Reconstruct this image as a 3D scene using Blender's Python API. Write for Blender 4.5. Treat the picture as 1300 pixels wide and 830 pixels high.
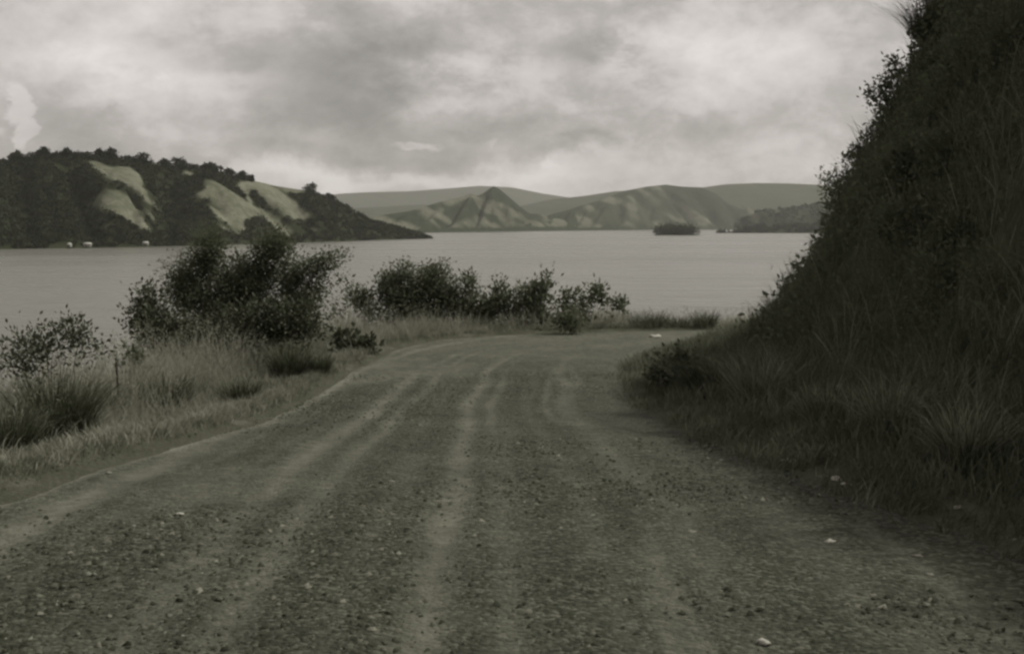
import bpy, math, random
import numpy as np
R_ = math.radians
rng = np.random.default_rng(7)
random.seed(7)
for o in list(bpy.data.objects):
    bpy.data.objects.remove(o, do_unlink=True)
scene = bpy.context.scene
C = scene.collection

# ------------------------------------------------------------------ camera
F, CX, CY = 1517.0, 650.0, 415.0          # focal length and centre in photo pixels (1300 x 830)
ZC = 1.8                                   # eye height over the road
PITCH = math.atan(129.0 / F)
WATER = -19.0
cam_d = bpy.data.cameras.new('camera')
cam = bpy.data.objects.new('camera', cam_d); C.objects.link(cam)
cam.location = (0, 0, ZC)
cam.rotation_euler = (math.pi/2 - PITCH, 0, 0)
cam_d.sensor_width = 36.0
cam_d.lens = F / 1300.0 * 36.0
cam_d.clip_start = 0.05
cam_d.clip_end = 60000
scene.camera = cam

# ------------------------------------------------------------------ sun, exposure
SUN_EL, SUN_AZ = R_(50), R_(68)            # azimuth measured from +Y (view direction) towards +X
sd = bpy.data.lights.new('sun', 'SUN'); sun = bpy.data.objects.new('sun', sd); C.objects.link(sun)
sd.energy = 3.2; sd.angle = R_(0.6); sd.color = (1.0, 0.97, 0.90)
sun.location = (30, 10, 40)
sun.rotation_euler = (math.pi/2 - SUN_EL, 0, -SUN_AZ + math.pi)
scene.view_settings.view_transform = 'Standard'
scene.view_settings.look = 'None'
scene.view_settings.exposure = 0.0
scene.view_settings.gamma = 1.0
scene.view_settings.use_curve_mapping = False
scene.render.engine = 'CYCLES'
cy = scene.cycles
cy.use_denoising = True
cy.max_bounces = 8; cy.diffuse_bounces = 7; cy.glossy_bounces = 2
cy.transmission_bounces = 6; cy.volume_bounces = 0; cy.transparent_max_bounces = 4
cy.filter_width = 2.6                      # the soft old lens
cy.sample_clamp_indirect = 4

# ------------------------------------------------------------------ node helpers
class NT:
    def __init__(s, tree):
        s.t = tree; s.n = tree.nodes; s.l = tree.links
    def new(s, typ, **kw):
        n = s.n.new(typ)
        for k, v in kw.items(): setattr(n, k, v)
        return n
    def put(s, sock, v):
        if hasattr(v, 'is_linked') or isinstance(v, bpy.types.NodeSocket): s.l.new(v, sock)
        elif v is not None: sock.default_value = v
    def m(s, op, a, b=None, c=None, clamp=False):
        n = s.new('ShaderNodeMath', operation=op, use_clamp=clamp)
        s.put(n.inputs[0], a)
        if b is not None: s.put(n.inputs[1], b)
        if c is not None: s.put(n.inputs[2], c)
        return n.outputs[0]
    def noise(s, vec, scale, detail=4, rough=0.55, dist=0.0, dim='3D'):
        n = s.new('ShaderNodeTexNoise', noise_dimensions=dim)
        if vec is not None: s.l.new(vec, n.inputs['Vector'])
        n.inputs['Scale'].default_value = scale; n.inputs['Detail'].default_value = detail
        n.inputs['Roughness'].default_value = rough; n.inputs['Distortion'].default_value = dist
        return n
    def ramp(s, fac, stops, interp='LINEAR'):
        n = s.new('ShaderNodeValToRGB'); s.l.new(fac, n.inputs[0])
        cr = n.color_ramp; cr.interpolation = interp
        while len(cr.elements) < len(stops): cr.elements.new(0.5)
        for e, (p, c) in zip(cr.elements, stops):
            e.position = p; e.color = (c[0], c[1], c[2], 1) if not isinstance(c, float) else (c, c, c, 1)
        return n.outputs[0]
    def mix(s, fac, a, b, mode='MIX'):
        n = s.new('ShaderNodeMix', data_type='RGBA', blend_type=mode)
        s.put(n.inputs[0], fac)
        s.put(n.inputs[6], (*a, 1) if isinstance(a, tuple) and len(a) == 3 else a)
        s.put(n.inputs[7], (*b, 1) if isinstance(b, tuple) and len(b) == 3 else b)
        return n.outputs[2]
    def mapr(s, v, a, b, c, d, smooth=True):
        n = s.new('ShaderNodeMapRange', interpolation_type='SMOOTHSTEP' if smooth else 'LINEAR')
        s.put(n.inputs[0], v)
        for i, x in enumerate((a, b, c, d)): n.inputs[i+1].default_value = x
        return n.outputs[0]

# ------------------------------------------------------------------ world: Nishita sky under broken cloud
world = bpy.data.worlds.new('World'); scene.world = world; world.use_nodes = True
w = NT(world.node_tree); w.n.clear()
wo = w.new('ShaderNodeOutputWorld'); bg = w.new('ShaderNodeBackground'); w.l.new(bg.outputs[0], wo.inputs[0])
sky = w.new('ShaderNodeTexSky', sky_type='NISHITA')
sky.sun_disc = False; sky.sun_elevation = SUN_EL; sky.sun_rotation = SUN_AZ; sky.dust_density = 2.0
hs = w.new('ShaderNodeHueSaturation'); hs.inputs['Saturation'].default_value = 0.12; w.l.new(sky.outputs[0], hs.inputs['Color'])
tc = w.new('ShaderNodeTexCoord')
nrm = w.new('ShaderNodeVectorMath', operation='NORMALIZE'); w.l.new(tc.outputs['Generated'], nrm.inputs[0])
sep = w.new('ShaderNodeSeparateXYZ'); w.l.new(nrm.outputs[0], sep.inputs[0])
dx, dy, dz = sep.outputs
front = w.mapr(dy, 0.15, 0.5, 0, 1)
dyc = w.m('MAXIMUM', dy, 0.12)
U = w.m('DIVIDE', dx, dyc); V = w.m('DIVIDE', dz, dyc)          # tangent coordinates about +Y
# noise in a stretched dome: flat cloud layers
den = w.m('ADD', w.m('MULTIPLY', w.m('ABSOLUTE', dz), .35), 0.55)
comb = w.new('ShaderNodeCombineXYZ')
w.l.new(w.m('DIVIDE', dx, den), comb.inputs[0]); w.l.new(w.m('DIVIDE', dy, den), comb.inputs[1]); w.l.new(w.m('MULTIPLY', dz, 2.6), comb.inputs[2])
n1 = w.noise(comb.outputs[0], 3.4, 8, 0.58, 0.1)
n2 = w.noise(comb.outputs[0], 8.0, 9, 0.66, 0.15)
s1 = w.new('ShaderNodeSeparateColor'); w.l.new(n1.outputs['Color'], s1.inputs[0])
s2 = w.new('ShaderNodeSeparateColor'); w.l.new(n2.outputs['Color'], s2.inputs[0])
wu = w.m('ADD', w.m('MULTIPLY', w.m('SUBTRACT', s1.outputs[0], .5), .16), w.m('MULTIPLY', w.m('SUBTRACT', s2.outputs[0], .5), .12))
wv = w.m('ADD', w.m('MULTIPLY', w.m('SUBTRACT', s1.outputs[1], .5), .06), w.m('MULTIPLY', w.m('SUBTRACT', s2.outputs[1], .5), .05))
UU = w.m('ADD', U, wu); VV = w.m('ADD', V, wv)
def blob(u, v, su, sv, amp, uu=UU, vv=VV):
    a = w.m('DIVIDE', w.m('SUBTRACT', uu, (u - CX)/F), su/F); b = w.m('DIVIDE', w.m('SUBTRACT', vv, (286 - v)/F), sv/F)
    r = w.m('ADD', w.m('MULTIPLY', a, a), w.m('MULTIPLY', b, b))
    return w.m('MULTIPLY', w.m('EXPONENT', w.m('MULTIPLY', r, -1.0)), amp)
tot = None
for b in [(420, 95, 95, 42, -.20), (590, 172, 170, 42, -.15), (330, 165, 110, 32, -.10), (130, 140, 90, 40, -.12), (735, 75, 60, 24, -.18),
          (90, 195, 110, 50, -.14), (720, 188, 60, 9, -.14), (440, 205, 230, 15, -.14), (970, 185, 110, 30, -.07),
          (165, 85, 60, 16, .16), (270, 112, 110, 14, .14), (640, 95, 90, 20, .16), (540, 128, 110, 12, .10), (500, 231, 260, 11, .20),
          (900, 110, 210, 110, .13), (710, 215, 60, 24, .13), (1080, 60, 220, 160, .10), (20, 20, 160, 70, .03), (960, 215, 160, 14, .08)]:
    e = blob(*b); tot = e if tot is None else w.m('ADD', tot, e)
tot = w.m('MULTIPLY', w.m('MULTIPLY', tot, 1.5), front)
lum = w.m('ADD', w.m('ADD', tot, .50), w.m('ADD', w.m('MULTIPLY', w.m('SUBTRACT', n1.outputs[0], .5), 1.7), w.m('MULTIPLY', w.m('SUBTRACT', n2.outputs[0], .5), 1.05)))
# small sharp clouds: a lens of white over the lake and a cumulus tower over the near hills
UT = w.m('ADD', U, w.m('MULTIPLY', w.m('SUBTRACT', s2.outputs[0], .5), .06)); VT = w.m('ADD', V, w.m('MULTIPLY', w.m('SUBTRACT', s2.outputs[1], .5), .05))
sm = None
for b in [(533, 186, 34, 8, 1.0), (31, 138, 18, 34, 1.0), (38, 172, 13, 26, .9), (10, 176, 16, 14, .5), (700, 205, 30, 8, .5), (622, 182, 12, 9, .5)]:
    e = blob(*b, uu=UT, vv=VT); sm = e if sm is None else w.m('MAXIMUM', sm, e)
sm = w.m('MULTIPLY', w.mapr(sm, .28, .62, 0, .26), front)
lum = w.m('ADD', lum, sm, clamp=True)
ccol = w.ramp(lum, [(0.0, (2.5, 2.36, 2.2)), (0.22, (3.4, 3.2, 3.0)), (0.42, (4.6, 4.25, 4.0)), (0.58, (6.2, 5.75, 5.5)), (0.8, (7.6, 7.1, 6.8)), (1.0, (8.8, 8.3, 8.0))])
mixc = w.mix(0.87, hs.outputs[0], ccol)
w.l.new(mixc, bg.inputs[0]); bg.inputs[1].default_value = 0.10
world.cycles.sampling_method = 'MANUAL'; world.cycles.sample_map_resolution = 512

# ------------------------------------------------------------------ pixels, noise
cp, sp_ = math.cos(PITCH), math.sin(PITCH)
def ray(u, v):
    a = (u - CX)/F; b = (CY - v)/F
    return np.array([a, cp + b*sp_, -sp_ + b*cp])
def at(u, v, Y):
    d = ray(u, v); return np.array([0, 0, ZC]) + d*(Y/d[1])
def proj(P):
    P = np.asarray(P, float); x, y, z = P[..., 0], P[..., 1], P[..., 2] - ZC
    f = y*cp - z*sp_; up = y*sp_ + z*cp
    return CX + F*x/f, CY - F*up/f
TAB = rng.random((256, 256))
def vnoise(x, y):
    xi = np.floor(x).astype(int); yi = np.floor(y).astype(int); fx = x - xi; fy = y - yi
    fx = fx*fx*(3 - 2*fx); fy = fy*fy*(3 - 2*fy)
    g = lambda i, j: TAB[i & 255, j & 255]
    return (g(xi, yi)*(1-fx) + g(xi+1, yi)*fx)*(1-fy) + (g(xi, yi+1)*(1-fx) + g(xi+1, yi+1)*fx)*fy
def fbm(x, y, o=4):
    s = 0; a = .5
    for i in range(o):
        s = s + a*(vnoise(x*2**i + 13.7*i, y*2**i + 5.1*i) - .5)*2; a *= .5
    return s
def sstep(a, b, x):
    t = np.clip((x - a)/(b - a), 0, 1); return t*t*(3 - 2*t)

# ------------------------------------------------------------------ object helpers
def tag(o, label=None, cat=None, group=None, kind=None):
    if label: o['label'] = label
    if cat: o['category'] = cat
    if group: o['group'] = group
    if kind: o['kind'] = kind
    return o
def empty(name, loc):
    o = bpy.data.objects.new(name, None); C.objects.link(o); o.location = tuple(float(q) for q in loc); o.empty_display_size = .2
    return o
def mesh_tri(name, V, T, mat, parent=None, tint=None, smooth=False, origin=None, attrs=None):
    V = np.asarray(V, np.float32).reshape(-1, 3).copy(); T = np.asarray(T, np.int32)
    k = T.shape[1]
    if parent is not None: V -= np.array(parent.location, np.float32)
    elif origin is not None: V -= np.asarray(origin, np.float32)
    me = bpy.data.meshes.new(name)
    me.vertices.add(len(V)); me.vertices.foreach_set('co', V.ravel())
    me.loops.add(T.size); me.loops.foreach_set('vertex_index', T.ravel())
    me.polygons.add(len(T)); me.polygons.foreach_set('loop_start', np.arange(len(T), dtype=np.int32)*k)
    me.polygons.foreach_set('loop_total', np.full(len(T), k, np.int32))
    me.update(calc_edges=True)
    if tint is not None:
        a = me.attributes.new('tint', 'FLOAT', 'POINT'); a.data.foreach_set('value', np.asarray(tint, np.float32))
    for nm, val in (attrs or {}).items():
        a = me.attributes.new(nm, 'FLOAT', 'POINT'); a.data.foreach_set('value', np.asarray(val, np.float32).ravel())
    if smooth: me.polygons.foreach_set('use_smooth', np.ones(len(T), bool))
    me.materials.append(mat)
    o = bpy.data.objects.new(name, me); C.objects.link(o)
    if parent is not None: o.parent = parent
    elif origin is not None: o.location = tuple(float(q) for q in origin)
    return o
def grid_quads(n, m):
    i = np.arange(n-1)[:, None]*m + np.arange(m-1)[None, :]
    return np.stack([i, i+m, i+m+1, i+1], -1).reshape(-1, 4)

# ------------------------------------------------------------------ materials
def mat_new(name):
    m = bpy.data.materials.new(name); m.use_nodes = True
    t = NT(m.node_tree); t.n.clear()
    out = t.new('ShaderNodeOutputMaterial'); return m, t, out
def bump(t, h, strength, dist):
    b = t.new('ShaderNodeBump'); b.inputs['Strength'].default_value = strength; b.inputs['Distance'].default_value = dist
    t.l.new(h, b.inputs['Height']); return b.outputs[0]
def foliage_mat(name, stops, transl=0.25, rough=0.6, spec=0.25):
    m, t, out = mat_new(name)
    a = t.new('ShaderNodeAttribute', attribute_name='tint')
    col = t.ramp(a.outputs['Fac'], stops)
    p = t.new('ShaderNodeBsdfPrincipled'); t.l.new(col, p.inputs['Base Color']); p.inputs['Roughness'].default_value = rough
    p.inputs['Specular IOR Level'].default_value = spec
    tr = t.new('ShaderNodeBsdfTranslucent'); t.l.new(col, tr.inputs[0])
    mx = t.new('ShaderNodeMixShader'); mx.inputs[0].default_value = transl
    t.l.new(p.outputs[0], mx.inputs[1]); t.l.new(tr.outputs[0], mx.inputs[2]); t.l.new(mx.outputs[0], out.inputs[0])
    return m
M = {}
M['dark_leaf'] = foliage_mat('dark_leaf', [(0, (.085, .094, .060)), (.6, (.115, .126, .081)), (1, (.15, .161, .108))], .5, .7, .12)
M['mid_leaf'] = foliage_mat('mid_leaf', [(0, (.045, .050, .029)), (.6, (.085, .092, .058)), (1, (.15, .157, .108))])
M['dry_grass'] = foliage_mat('dry_grass', [(0, (.065, .070, .044)), (.45, (.145, .150, .107)), (1, (.30, .30, .235))], .4, .7)
M['green_grass'] = foliage_mat('green_grass', [(0, (.048, .053, .032)), (.6, (.095, .102, .067)), (1, (.25, .256, .19))], .4, .7)
M['tuft_grass'] = foliage_mat('tuft_grass', [(0, (.032, .036, .020)), (.6, (.062, .068, .040)), (1, (.13, .136, .09))], .25, .7)
M['far_leaf'] = foliage_mat('far_leaf', [(0, (.018, .022, .011)), (.6, (.030, .036, .019)), (1, (.050, .058, .032))], .12, .8, .1)
def plain_mat(name, col, rough=.8, var=.35, scale=8.0, bmp=0.0):
    m, t, out = mat_new(name)
    tcn = t.new('ShaderNodeTexCoord'); n = t.noise(tcn.outputs['Object'], scale, 5, .6)
    c = t.mix(n.outputs[0], tuple(q*(1-var) for q in col), tuple(min(1, q*(1+var)) for q in col))
    p = t.new('ShaderNodeBsdfPrincipled'); t.l.new(c, p.inputs['Base Color']); p.inputs['Roughness'].default_value = rough
    p.inputs['Specular IOR Level'].default_value = .2
    if bmp: t.l.new(bump(t, n.outputs[0], .8, bmp), p.inputs['Normal'])
    t.l.new(p.outputs[0], out.inputs[0]); return m
M['bark'] = plain_mat('bark', (.085, .080, .060), .9, .4, 20, .01)
M['pale_wood'] = plain_mat('pale_wood', (.16, .15, .12), .9, .4, 20, .01)
M['stake_wood'] = plain_mat('stake_wood', (.05, .047, .036), .9, .4, 20, .01)
M['pale_stone'] = plain_mat('pale_stone', (.34, .335, .285), .9, .3, 25, .01)
M['grey_stone'] = plain_mat('grey_stone', (.17, .168, .135), .9, .35, 25, .01)
M['house_wall'] = plain_mat('house_wall', (.28, .28, .24), .8, .15, 1)
M['house_roof'] = plain_mat('house_roof', (.36, .36, .32), .5, .12, 1)
M['house_dark'] = plain_mat('house_dark', (.03, .03, .025), .8, .2, 1)

# gravel road: 'track' attribute = compacted wheel track
m, t, out = mat_new('gravel_road'); M['road'] = m
g = t.new('ShaderNodeNewGeometry'); pos = g.outputs['Position']
a = t.new('ShaderNodeAttribute', attribute_name='track')
nb = t.noise(pos, 0.9, 5, .6); nf = t.noise(pos, 26, 5, .68); ng = t.noise(pos, 75, 3, .6); nm = t.noise(pos, 7, 5, .65)
vor = t.new('ShaderNodeTexVoronoi'); t.l.new(pos, vor.inputs['Vector']); vor.inputs['Scale'].default_value = 34
tr = t.m('ADD', a.outputs['Fac'], t.m('MULTIPLY', t.m('SUBTRACT', nm.outputs[0], .5), .7), clamp=True)
loose = t.ramp(nf.outputs[0], [(.28, (.018, .020, .011)), (.5, (.042, .045, .030)), (.72, (.100, .104, .077))])  # coarser gravel; shadow between its stones is put into the darker colour
cell = t.new('ShaderNodeSeparateColor'); t.l.new(vor.outputs['Color'], cell.inputs[0])
loose = t.mix(t.m('MULTIPLY', t.m('GREATER_THAN', cell.outputs[0], .80), .55), loose, (.14, .142, .108))
hard = t.ramp(t.m('ADD', t.m('MULTIPLY', ng.outputs[0], .5), t.m('MULTIPLY', nm.outputs[0], .5)), [(.33, (.064, .067, .048)), (.5, (.112, .114, .087)), (.68, (.16, .161, .126))])
col = t.mix(tr, loose, hard)
pa = t.new('ShaderNodeAttribute', attribute_name='path')
col = t.mix(t.m('MULTIPLY', pa.outputs['Fac'], t.mapr(nm.outputs[0], .3, .6, .4, 1)), col, (.19, .192, .15))
col = t.mix(1.0, col, t.ramp(nb.outputs[0], [(.3, .8), (.7, 1.2)]), 'MULTIPLY')
p = t.new('ShaderNodeBsdfPrincipled'); t.l.new(col, p.inputs['Base Color']); p.inputs['Roughness'].default_value = .9; p.inputs['Specular IOR Level'].default_value = .15
h = t.m('ADD', t.m('MULTIPLY', nf.outputs[0], 1.0), t.m('MULTIPLY', vor.outputs['Distance'], -.8))
h = t.m('MULTIPLY', h, t.m('SUBTRACT', 1.15, tr))
t.l.new(bump(t, h, .9, .03), p.inputs['Normal']); t.l.new(p.outputs[0], out.inputs[0])

# hillside soil under the plants
m, t, out = mat_new('verge_soil'); M['soil'] = m
g = t.new('ShaderNodeNewGeometry'); pos = g.outputs['Position']
nb = t.noise(pos, 1.3, 6, .65); nf = t.noise(pos, 22, 4, .6)
a = t.new('ShaderNodeAttribute', attribute_name='verge')
gcol = t.ramp(nb.outputs[0], [(.3, (.055, .058, .037)), (.6, (.092, .095, .066)), (.8, (.14, .142, .105))])
ngr = t.noise(pos, 60, 4, .65)
gcol = t.mix(t.mapr(ngr.outputs[0], .38, .62, 0, .75), gcol, t.ramp(nf.outputs[0], [(.3, (.030, .032, .019)), (.55, (.085, .087, .062)), (.7, (.17, .17, .13))]))
dirt = t.ramp(nf.outputs[0], [(.3, (.085, .086, .063)), (.7, (.17, .168, .132))])
bank = t.ramp(nb.outputs[0], [(.3, (.058, .062, .039)), (.7, (.100, .105, .070))])
col = t.mix(t.mapr(a.outputs['Fac'], .25, .8, 0, 1), gcol, dirt)
col = t.mix(t.mapr(a.outputs['Fac'], -.2, -.8, 0, 1), col, bank)
p = t.new('ShaderNodeBsdfPrincipled'); t.l.new(col, p.inputs['Base Color']); p.inputs['Roughness'].default_value = .95; p.inputs['Specular IOR Level'].default_value = .1
t.l.new(bump(t, t.m('ADD', t.m('ADD', nf.outputs[0], t.m('MULTIPLY', ngr.outputs[0], .4)), nb.outputs[0]), 1.0, .06), p.inputs['Normal']); t.l.new(p.outputs[0], out.inputs[0])

# lake
m, t, out = mat_new('lake_water'); M['water'] = m
g = t.new('ShaderNodeNewGeometry')
mp = t.new('ShaderNodeMapping'); t.l.new(g.outputs['Position'], mp.inputs[0]); mp.inputs['Scale'].default_value = (0.55, 1.0, 1.0); mp.inputs['Rotation'].default_value = (0, 0, R_(12))
w1 = t.noise(mp.outputs[0], 0.45, 4, .6, .3); w2 = t.noise(mp.outputs[0], 0.06, 3, .5, .2)
mp2 = t.new('ShaderNodeMapping'); t.l.new(g.outputs['Position'], mp2.inputs[0]); mp2.inputs['Scale'].default_value = (0.0018, 0.010, 1)
wind = t.noise(mp2.outputs[0], 1.0, 5, .6, .4)
p = t.new('ShaderNodeBsdfPrincipled'); p.inputs['Base Color'].default_value = (.115, .116, .092, 1)
t.l.new(t.mapr(wind.outputs[0], .3, .7, .22, .30), p.inputs['Roughness']); p.inputs['IOR'].default_value = 1.333
hh = t.m('ADD', t.m('MULTIPLY', w1.outputs[0], .35), t.m('MULTIPLY', w2.outputs[0], 2.6))
hh = t.m('MULTIPLY', hh, t.mapr(wind.outputs[0], .25, .75, .88, 1.12))
t.l.new(bump(t, hh, 1.0, 1.0), p.inputs['Normal']); t.l.new(p.outputs[0], out.inputs[0])

# hills: 'forest' attribute = wooded plus one flank's painted shade, else grass
def hill_mat(name, g0, g1, f0, f1, scale, bmp):
    m, t, out = mat_new(name)
    g = t.new('ShaderNodeNewGeometry'); pos = g.outputs['Position']
    a = t.new('ShaderNodeAttribute', attribute_name='forest')
    n = t.noise(pos, scale, 6, .65); n3 = t.noise(pos, scale*5, 4, .6); n2 = t.noise(pos, scale*2.5, 6, .7)
    n4 = t.noise(pos, scale*14, 5, .7)
    gc = t.mix(t.mapr(t.m('ADD', t.m('MULTIPLY', n2.outputs[0], .55), t.m('MULTIPLY', n4.outputs[0], .45)), .36, .64, 0, 1), g0, g1); fc = t.mix(n3.outputs[0], f0, f1)
    k = t.m('ADD', a.outputs['Fac'], t.m('MULTIPLY', t.m('SUBTRACT', n2.outputs[0], .5), 1.1))
    col = t.mix(t.mapr(k, .2, .8, 0, 1), gc, fc)
    p = t.new('ShaderNodeBsdfPrincipled'); t.l.new(col, p.inputs['Base Color']); p.inputs['Roughness'].default_value = .95; p.inputs['Specular IOR Level'].default_value = .05
    t.l.new(bump(t, t.m('ADD', n.outputs[0], t.m('MULTIPLY', n3.outputs[0], .4)), .8, bmp), p.inputs['Normal'])
    t.l.new(p.outputs[0], out.inputs[0]); return m
M['near_hill'] = hill_mat('near_hill', (.085, .090, .060), (.175, .177, .132), (.020, .024, .012), (.036, .041, .022), .012, 5)
M['mid_hill'] = hill_mat('mid_hill', (.062, .066, .043), (.145, .149, .108), (.014, .022, .011), (.036, .042, .023), .009, 14)
M['far_hill'] = hill_mat('far_hill', (.055, .060, .038), (.075, .078, .052), (.030, .035, .018), (.05, .056, .032), .004, 15)

# ------------------------------------------------------------------ road plan (metres; camera at 0,0 looking along +Y)
Lp = np.array([(-3.4, -40), (-3.4, -15), (-3.55, 0), (-3.65, 8.7), (-3.4, 14), (-3.2, 21.5), (-2.45, 27.2), (-0.9, 29.6), (1.4, 30.8), (4.1, 31.4), (6.2, 31.8), (12, 32), (25, 31.5), (60, 27), (120, 25)], float)
Rp = np.array([(3.4, -40), (3.3, -15), (3.1, 0), (2.85, 6.5), (2.45, 8.7), (2.1, 12.8), (1.95, 18), (2.05, 20.6), (2.45, 23.6), (3.5, 26.4), (5.4, 27.9), (8, 28.3), (12, 28.2), (25, 27.4), (60, 23), (120, 21)], float)
def resample(P, n):
    # Catmull-Rom through the points, then even spacing by index fraction
    Q = np.vstack([2*P[0]-P[1], P, 2*P[-1]-P[-2]]); res = []
    for i in range(1, len(Q)-2):
        p0, p1, p2, p3 = Q[i-1], Q[i], Q[i+1], Q[i+2]
        for tt in np.linspace(0, 1, 12, endpoint=False):
            res.append(.5*((2*p1) + (-p0+p2)*tt + (2*p0-5*p1+4*p2-p3)*tt**2 + (-p0+3*p1-3*p2+p3)*tt**3))
    res.append(P[-1]); return np.array(res)
Ls, Rs = resample(Lp, 0), resample(Rp, 0)
def pdist(P, x, y):
    x = np.asarray(x, float); y = np.asarray(y, float); best = np.full(x.shape, 1e9)
    for (ax, ay), (bx, by) in zip(P[:-1], P[1:]):
        ex, ey = bx-ax, by-ay; l2 = ex*ex+ey*ey + 1e-12
        tt = np.clip(((x-ax)*ex + (y-ay)*ey)/l2, 0, 1)
        best = np.minimum(best, (x-ax-tt*ex)**2 + (y-ay-tt*ey)**2)
    return np.sqrt(best)
def inside(poly, x, y):
    c = np.zeros(np.shape(x), bool); n = len(poly); j = n-1
    for i in range(n):
        xi, yi = poly[i]; xj, yj = poly[j]
        if yi != yj:
            c ^= ((yi > y) != (yj > y)) & (x < (xj-xi)*(y-yi)/(yj-yi) + xi)
        j = i
    return c
Lsub, Rsub = Ls[::3], Rs[::3]
road_poly = np.vstack([Lsub, Rsub[::-1]])
def zprof(y): return -0.95*sstep(5, 20, np.asarray(y, float))
def side(x, y):
    """dL, dR, inside-road mask, right-side (bank) mask"""
    dL = pdist(Lsub, x, y); dR = pdist(Rsub, x, y); ins = inside(road_poly, x, y)
    return dL, dR, ins, (~ins) & (dR < dL)
def terrain(x, y, full=False):
    x = np.asarray(x, float); y = np.asarray(y, float)
    dL, dR, ins, rt = side(x, y)
    z0 = zprof(y)
    n1_, n2_ = fbm(x*.35, y*.35, 4), fbm(x*1.7+40, y*1.7, 3)
    # lake side
    zl = z0 + .09*np.exp(-((dL-.35)/.3)**2) - .05*dL - .62*np.maximum(dL - 3.4 + 1.0*n1_, 0) + .07*n2_*sstep(.2, 1, dL) + 0.25*n1_*sstep(1.5, 4, dL)
    zl = np.maximum(zl, -21.5 + .3*n1_)
    # bank side
    wv_ = 2.35 + .5*n1_
    hgt = .20*dR + 1.30*np.clip(dR - wv_, 0, 1.1) + 1.9*np.clip(dR - wv_ - 1.1, 0, 3.2) + .28*np.maximum(dR - wv_ - 4.3, 0)
    hgt = np.where(hgt > 30, 30 + (hgt-30)*.3, hgt)
    zr = z0 + hgt + (.85*n1_ + .42*n2_)*sstep(1.6, 3.6, dR) + .06*n2_*sstep(.2, 1, dR)
    z = np.where(ins, z0 - .14*sstep(0, .5, np.minimum(dL, dR)), np.where(rt, zr, zl))
    if full:
        vg = np.where(ins, .2, np.where(rt, np.where(dR < 1.6, 0*dR, -sstep(1.6, 2.6, dR)), .75*sstep(-.1, .5, n2_+.5*n1_)*sstep(1.5, .3, dL)))
        return z, vg
    return z
def hit(u, v, far=70):
    d = ray(u, v); Y = np.linspace(3.5, far, 4000)
    P = np.array([0, 0, ZC])[None] + d[None]*(Y/d[1])[:, None]
    below = P[:, 2] < terrain(P[:, 0], P[:, 1])
    i = np.argmax(below)
    return P[i] if below.any() else None

# ------------------------------------------------------------------ setting: hillside terrain, road, lake
def axis(lo, a, b, hi, fine, coarse):
    mid = np.arange(a, b+1e-6, fine)
    l = [a]; s = fine
    while l[-1] > lo: s = min(s*1.13, coarse); l.append(l[-1]-s)
    r = [b]; s = fine
    while r[-1] < hi: s = min(s*1.13, coarse); r.append(r[-1]+s)
    return np.concatenate([l[:0:-1], mid, r[1:]])
gx = axis(-110, -9, 10, 110, .14, 5); gy = axis(-60, 3, 33, 140, .14, 5)
X, Y = np.meshgrid(gx, gy, indexing='ij')
Zt, vg = terrain(X, Y, True)
o = mesh_tri('hillside', np.stack([X, Y, Zt], -1), grid_quads(*X.shape), M['soil'], smooth=True, attrs={'verge': vg})
tag(o, 'steep overgrown hillside carrying the road above the lake', 'hillside', kind='structure')

ns, nw = 900, 120
def even(P, n):
    s = np.concatenate([[0], np.cumsum(np.linalg.norm(np.diff(P, axis=0), axis=1))]); return s, P
# pair left and right edges by the control-point parameter
nL, nR = np.linspace(0, 1, len(Ls)), np.linspace(0, 1, len(Rs))
# pair by hand: parameter values of matching control points
kL = np.array([0, 1, 2, 3, 4, 5, 6.3, 8, 9.3, 10.2, 11, 12, 13, 14])*12; kR = np.array([0, 1, 2, 3.8, 5.3, 7, 8, 9, 10, 11, 12, 13, 14, 15])*12
tk = np.arange(len(kL)); 
cum = np.array([0, 2, 4, 5.5, 7, 9, 11, 12, 13, 14, 15, 17, 18, 19.]); cum /= cum[-1]
ss = np.linspace(0, 1, ns)
iL = np.interp(ss, cum, kL); iR = np.interp(ss, cum, kR)
LL = np.stack([np.interp(iL, np.arange(len(Ls)), Ls[:, q]) for q in (0, 1)], -1)
RR = np.stack([np.interp(iR, np.arange(len(Rs)), Rs[:, q]) for q in (0, 1)], -1)
wf = np.linspace(-.06, 1.06, nw)
PX = LL[:, None, 0]*(1-wf)[None] + RR[:, None, 0]*wf[None]
PY = LL[:, None, 1]*(1-wf)[None] + RR[:, None, 1]*wf[None]
latw = np.linalg.norm(RR-LL, axis=1)[:, None]
lat = (wf[None]-.5)*latw                         # metres from the centre line
along = np.cumsum(np.concatenate([[0], np.linalg.norm(np.diff((LL+RR)/2, axis=0), axis=1)]))[:, None] + 0*lat
wob = .20*fbm(along*.22, along*0+3, 3)
trk = np.zeros_like(lat)
for c, wd, am in [(-2.5, .17, .9), (-2.1, .06, .3), (-1.62, .06, .3), (-1.28, .13, 1.0), (-.86, .09, .8), (-.4, .06, .25), (.08, .10, .9), (.40, .07, .6), (.95, .07, .3), (1.5, .13, .5), (2.2, .14, .3)]:
    trk = np.maximum(trk, am*np.exp(-((lat - c - wob*(1+.3*c) - .10*fbm(along*.35+c*9, along*0+c, 2))/(1.35*wd))**2)*np.clip(.75 + .7*fbm(along*.16+c*5, lat*0+c*3, 3), .25, 1.05))
trk = np.maximum(trk, .5*sstep(.1, .5, fbm((lat-wob)*3.3+31+.4*fbm(along*.3, lat*.5, 2), along*.12+4, 3)))
trk = np.maximum(trk, .6*sstep(.05, .6, fbm(PX*.45, PY*.22+9, 3)))
trk = np.maximum(trk, .5*sstep(20, 27, PY))
el_ = np.minimum(wf, 1-wf)[None]*latw
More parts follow.
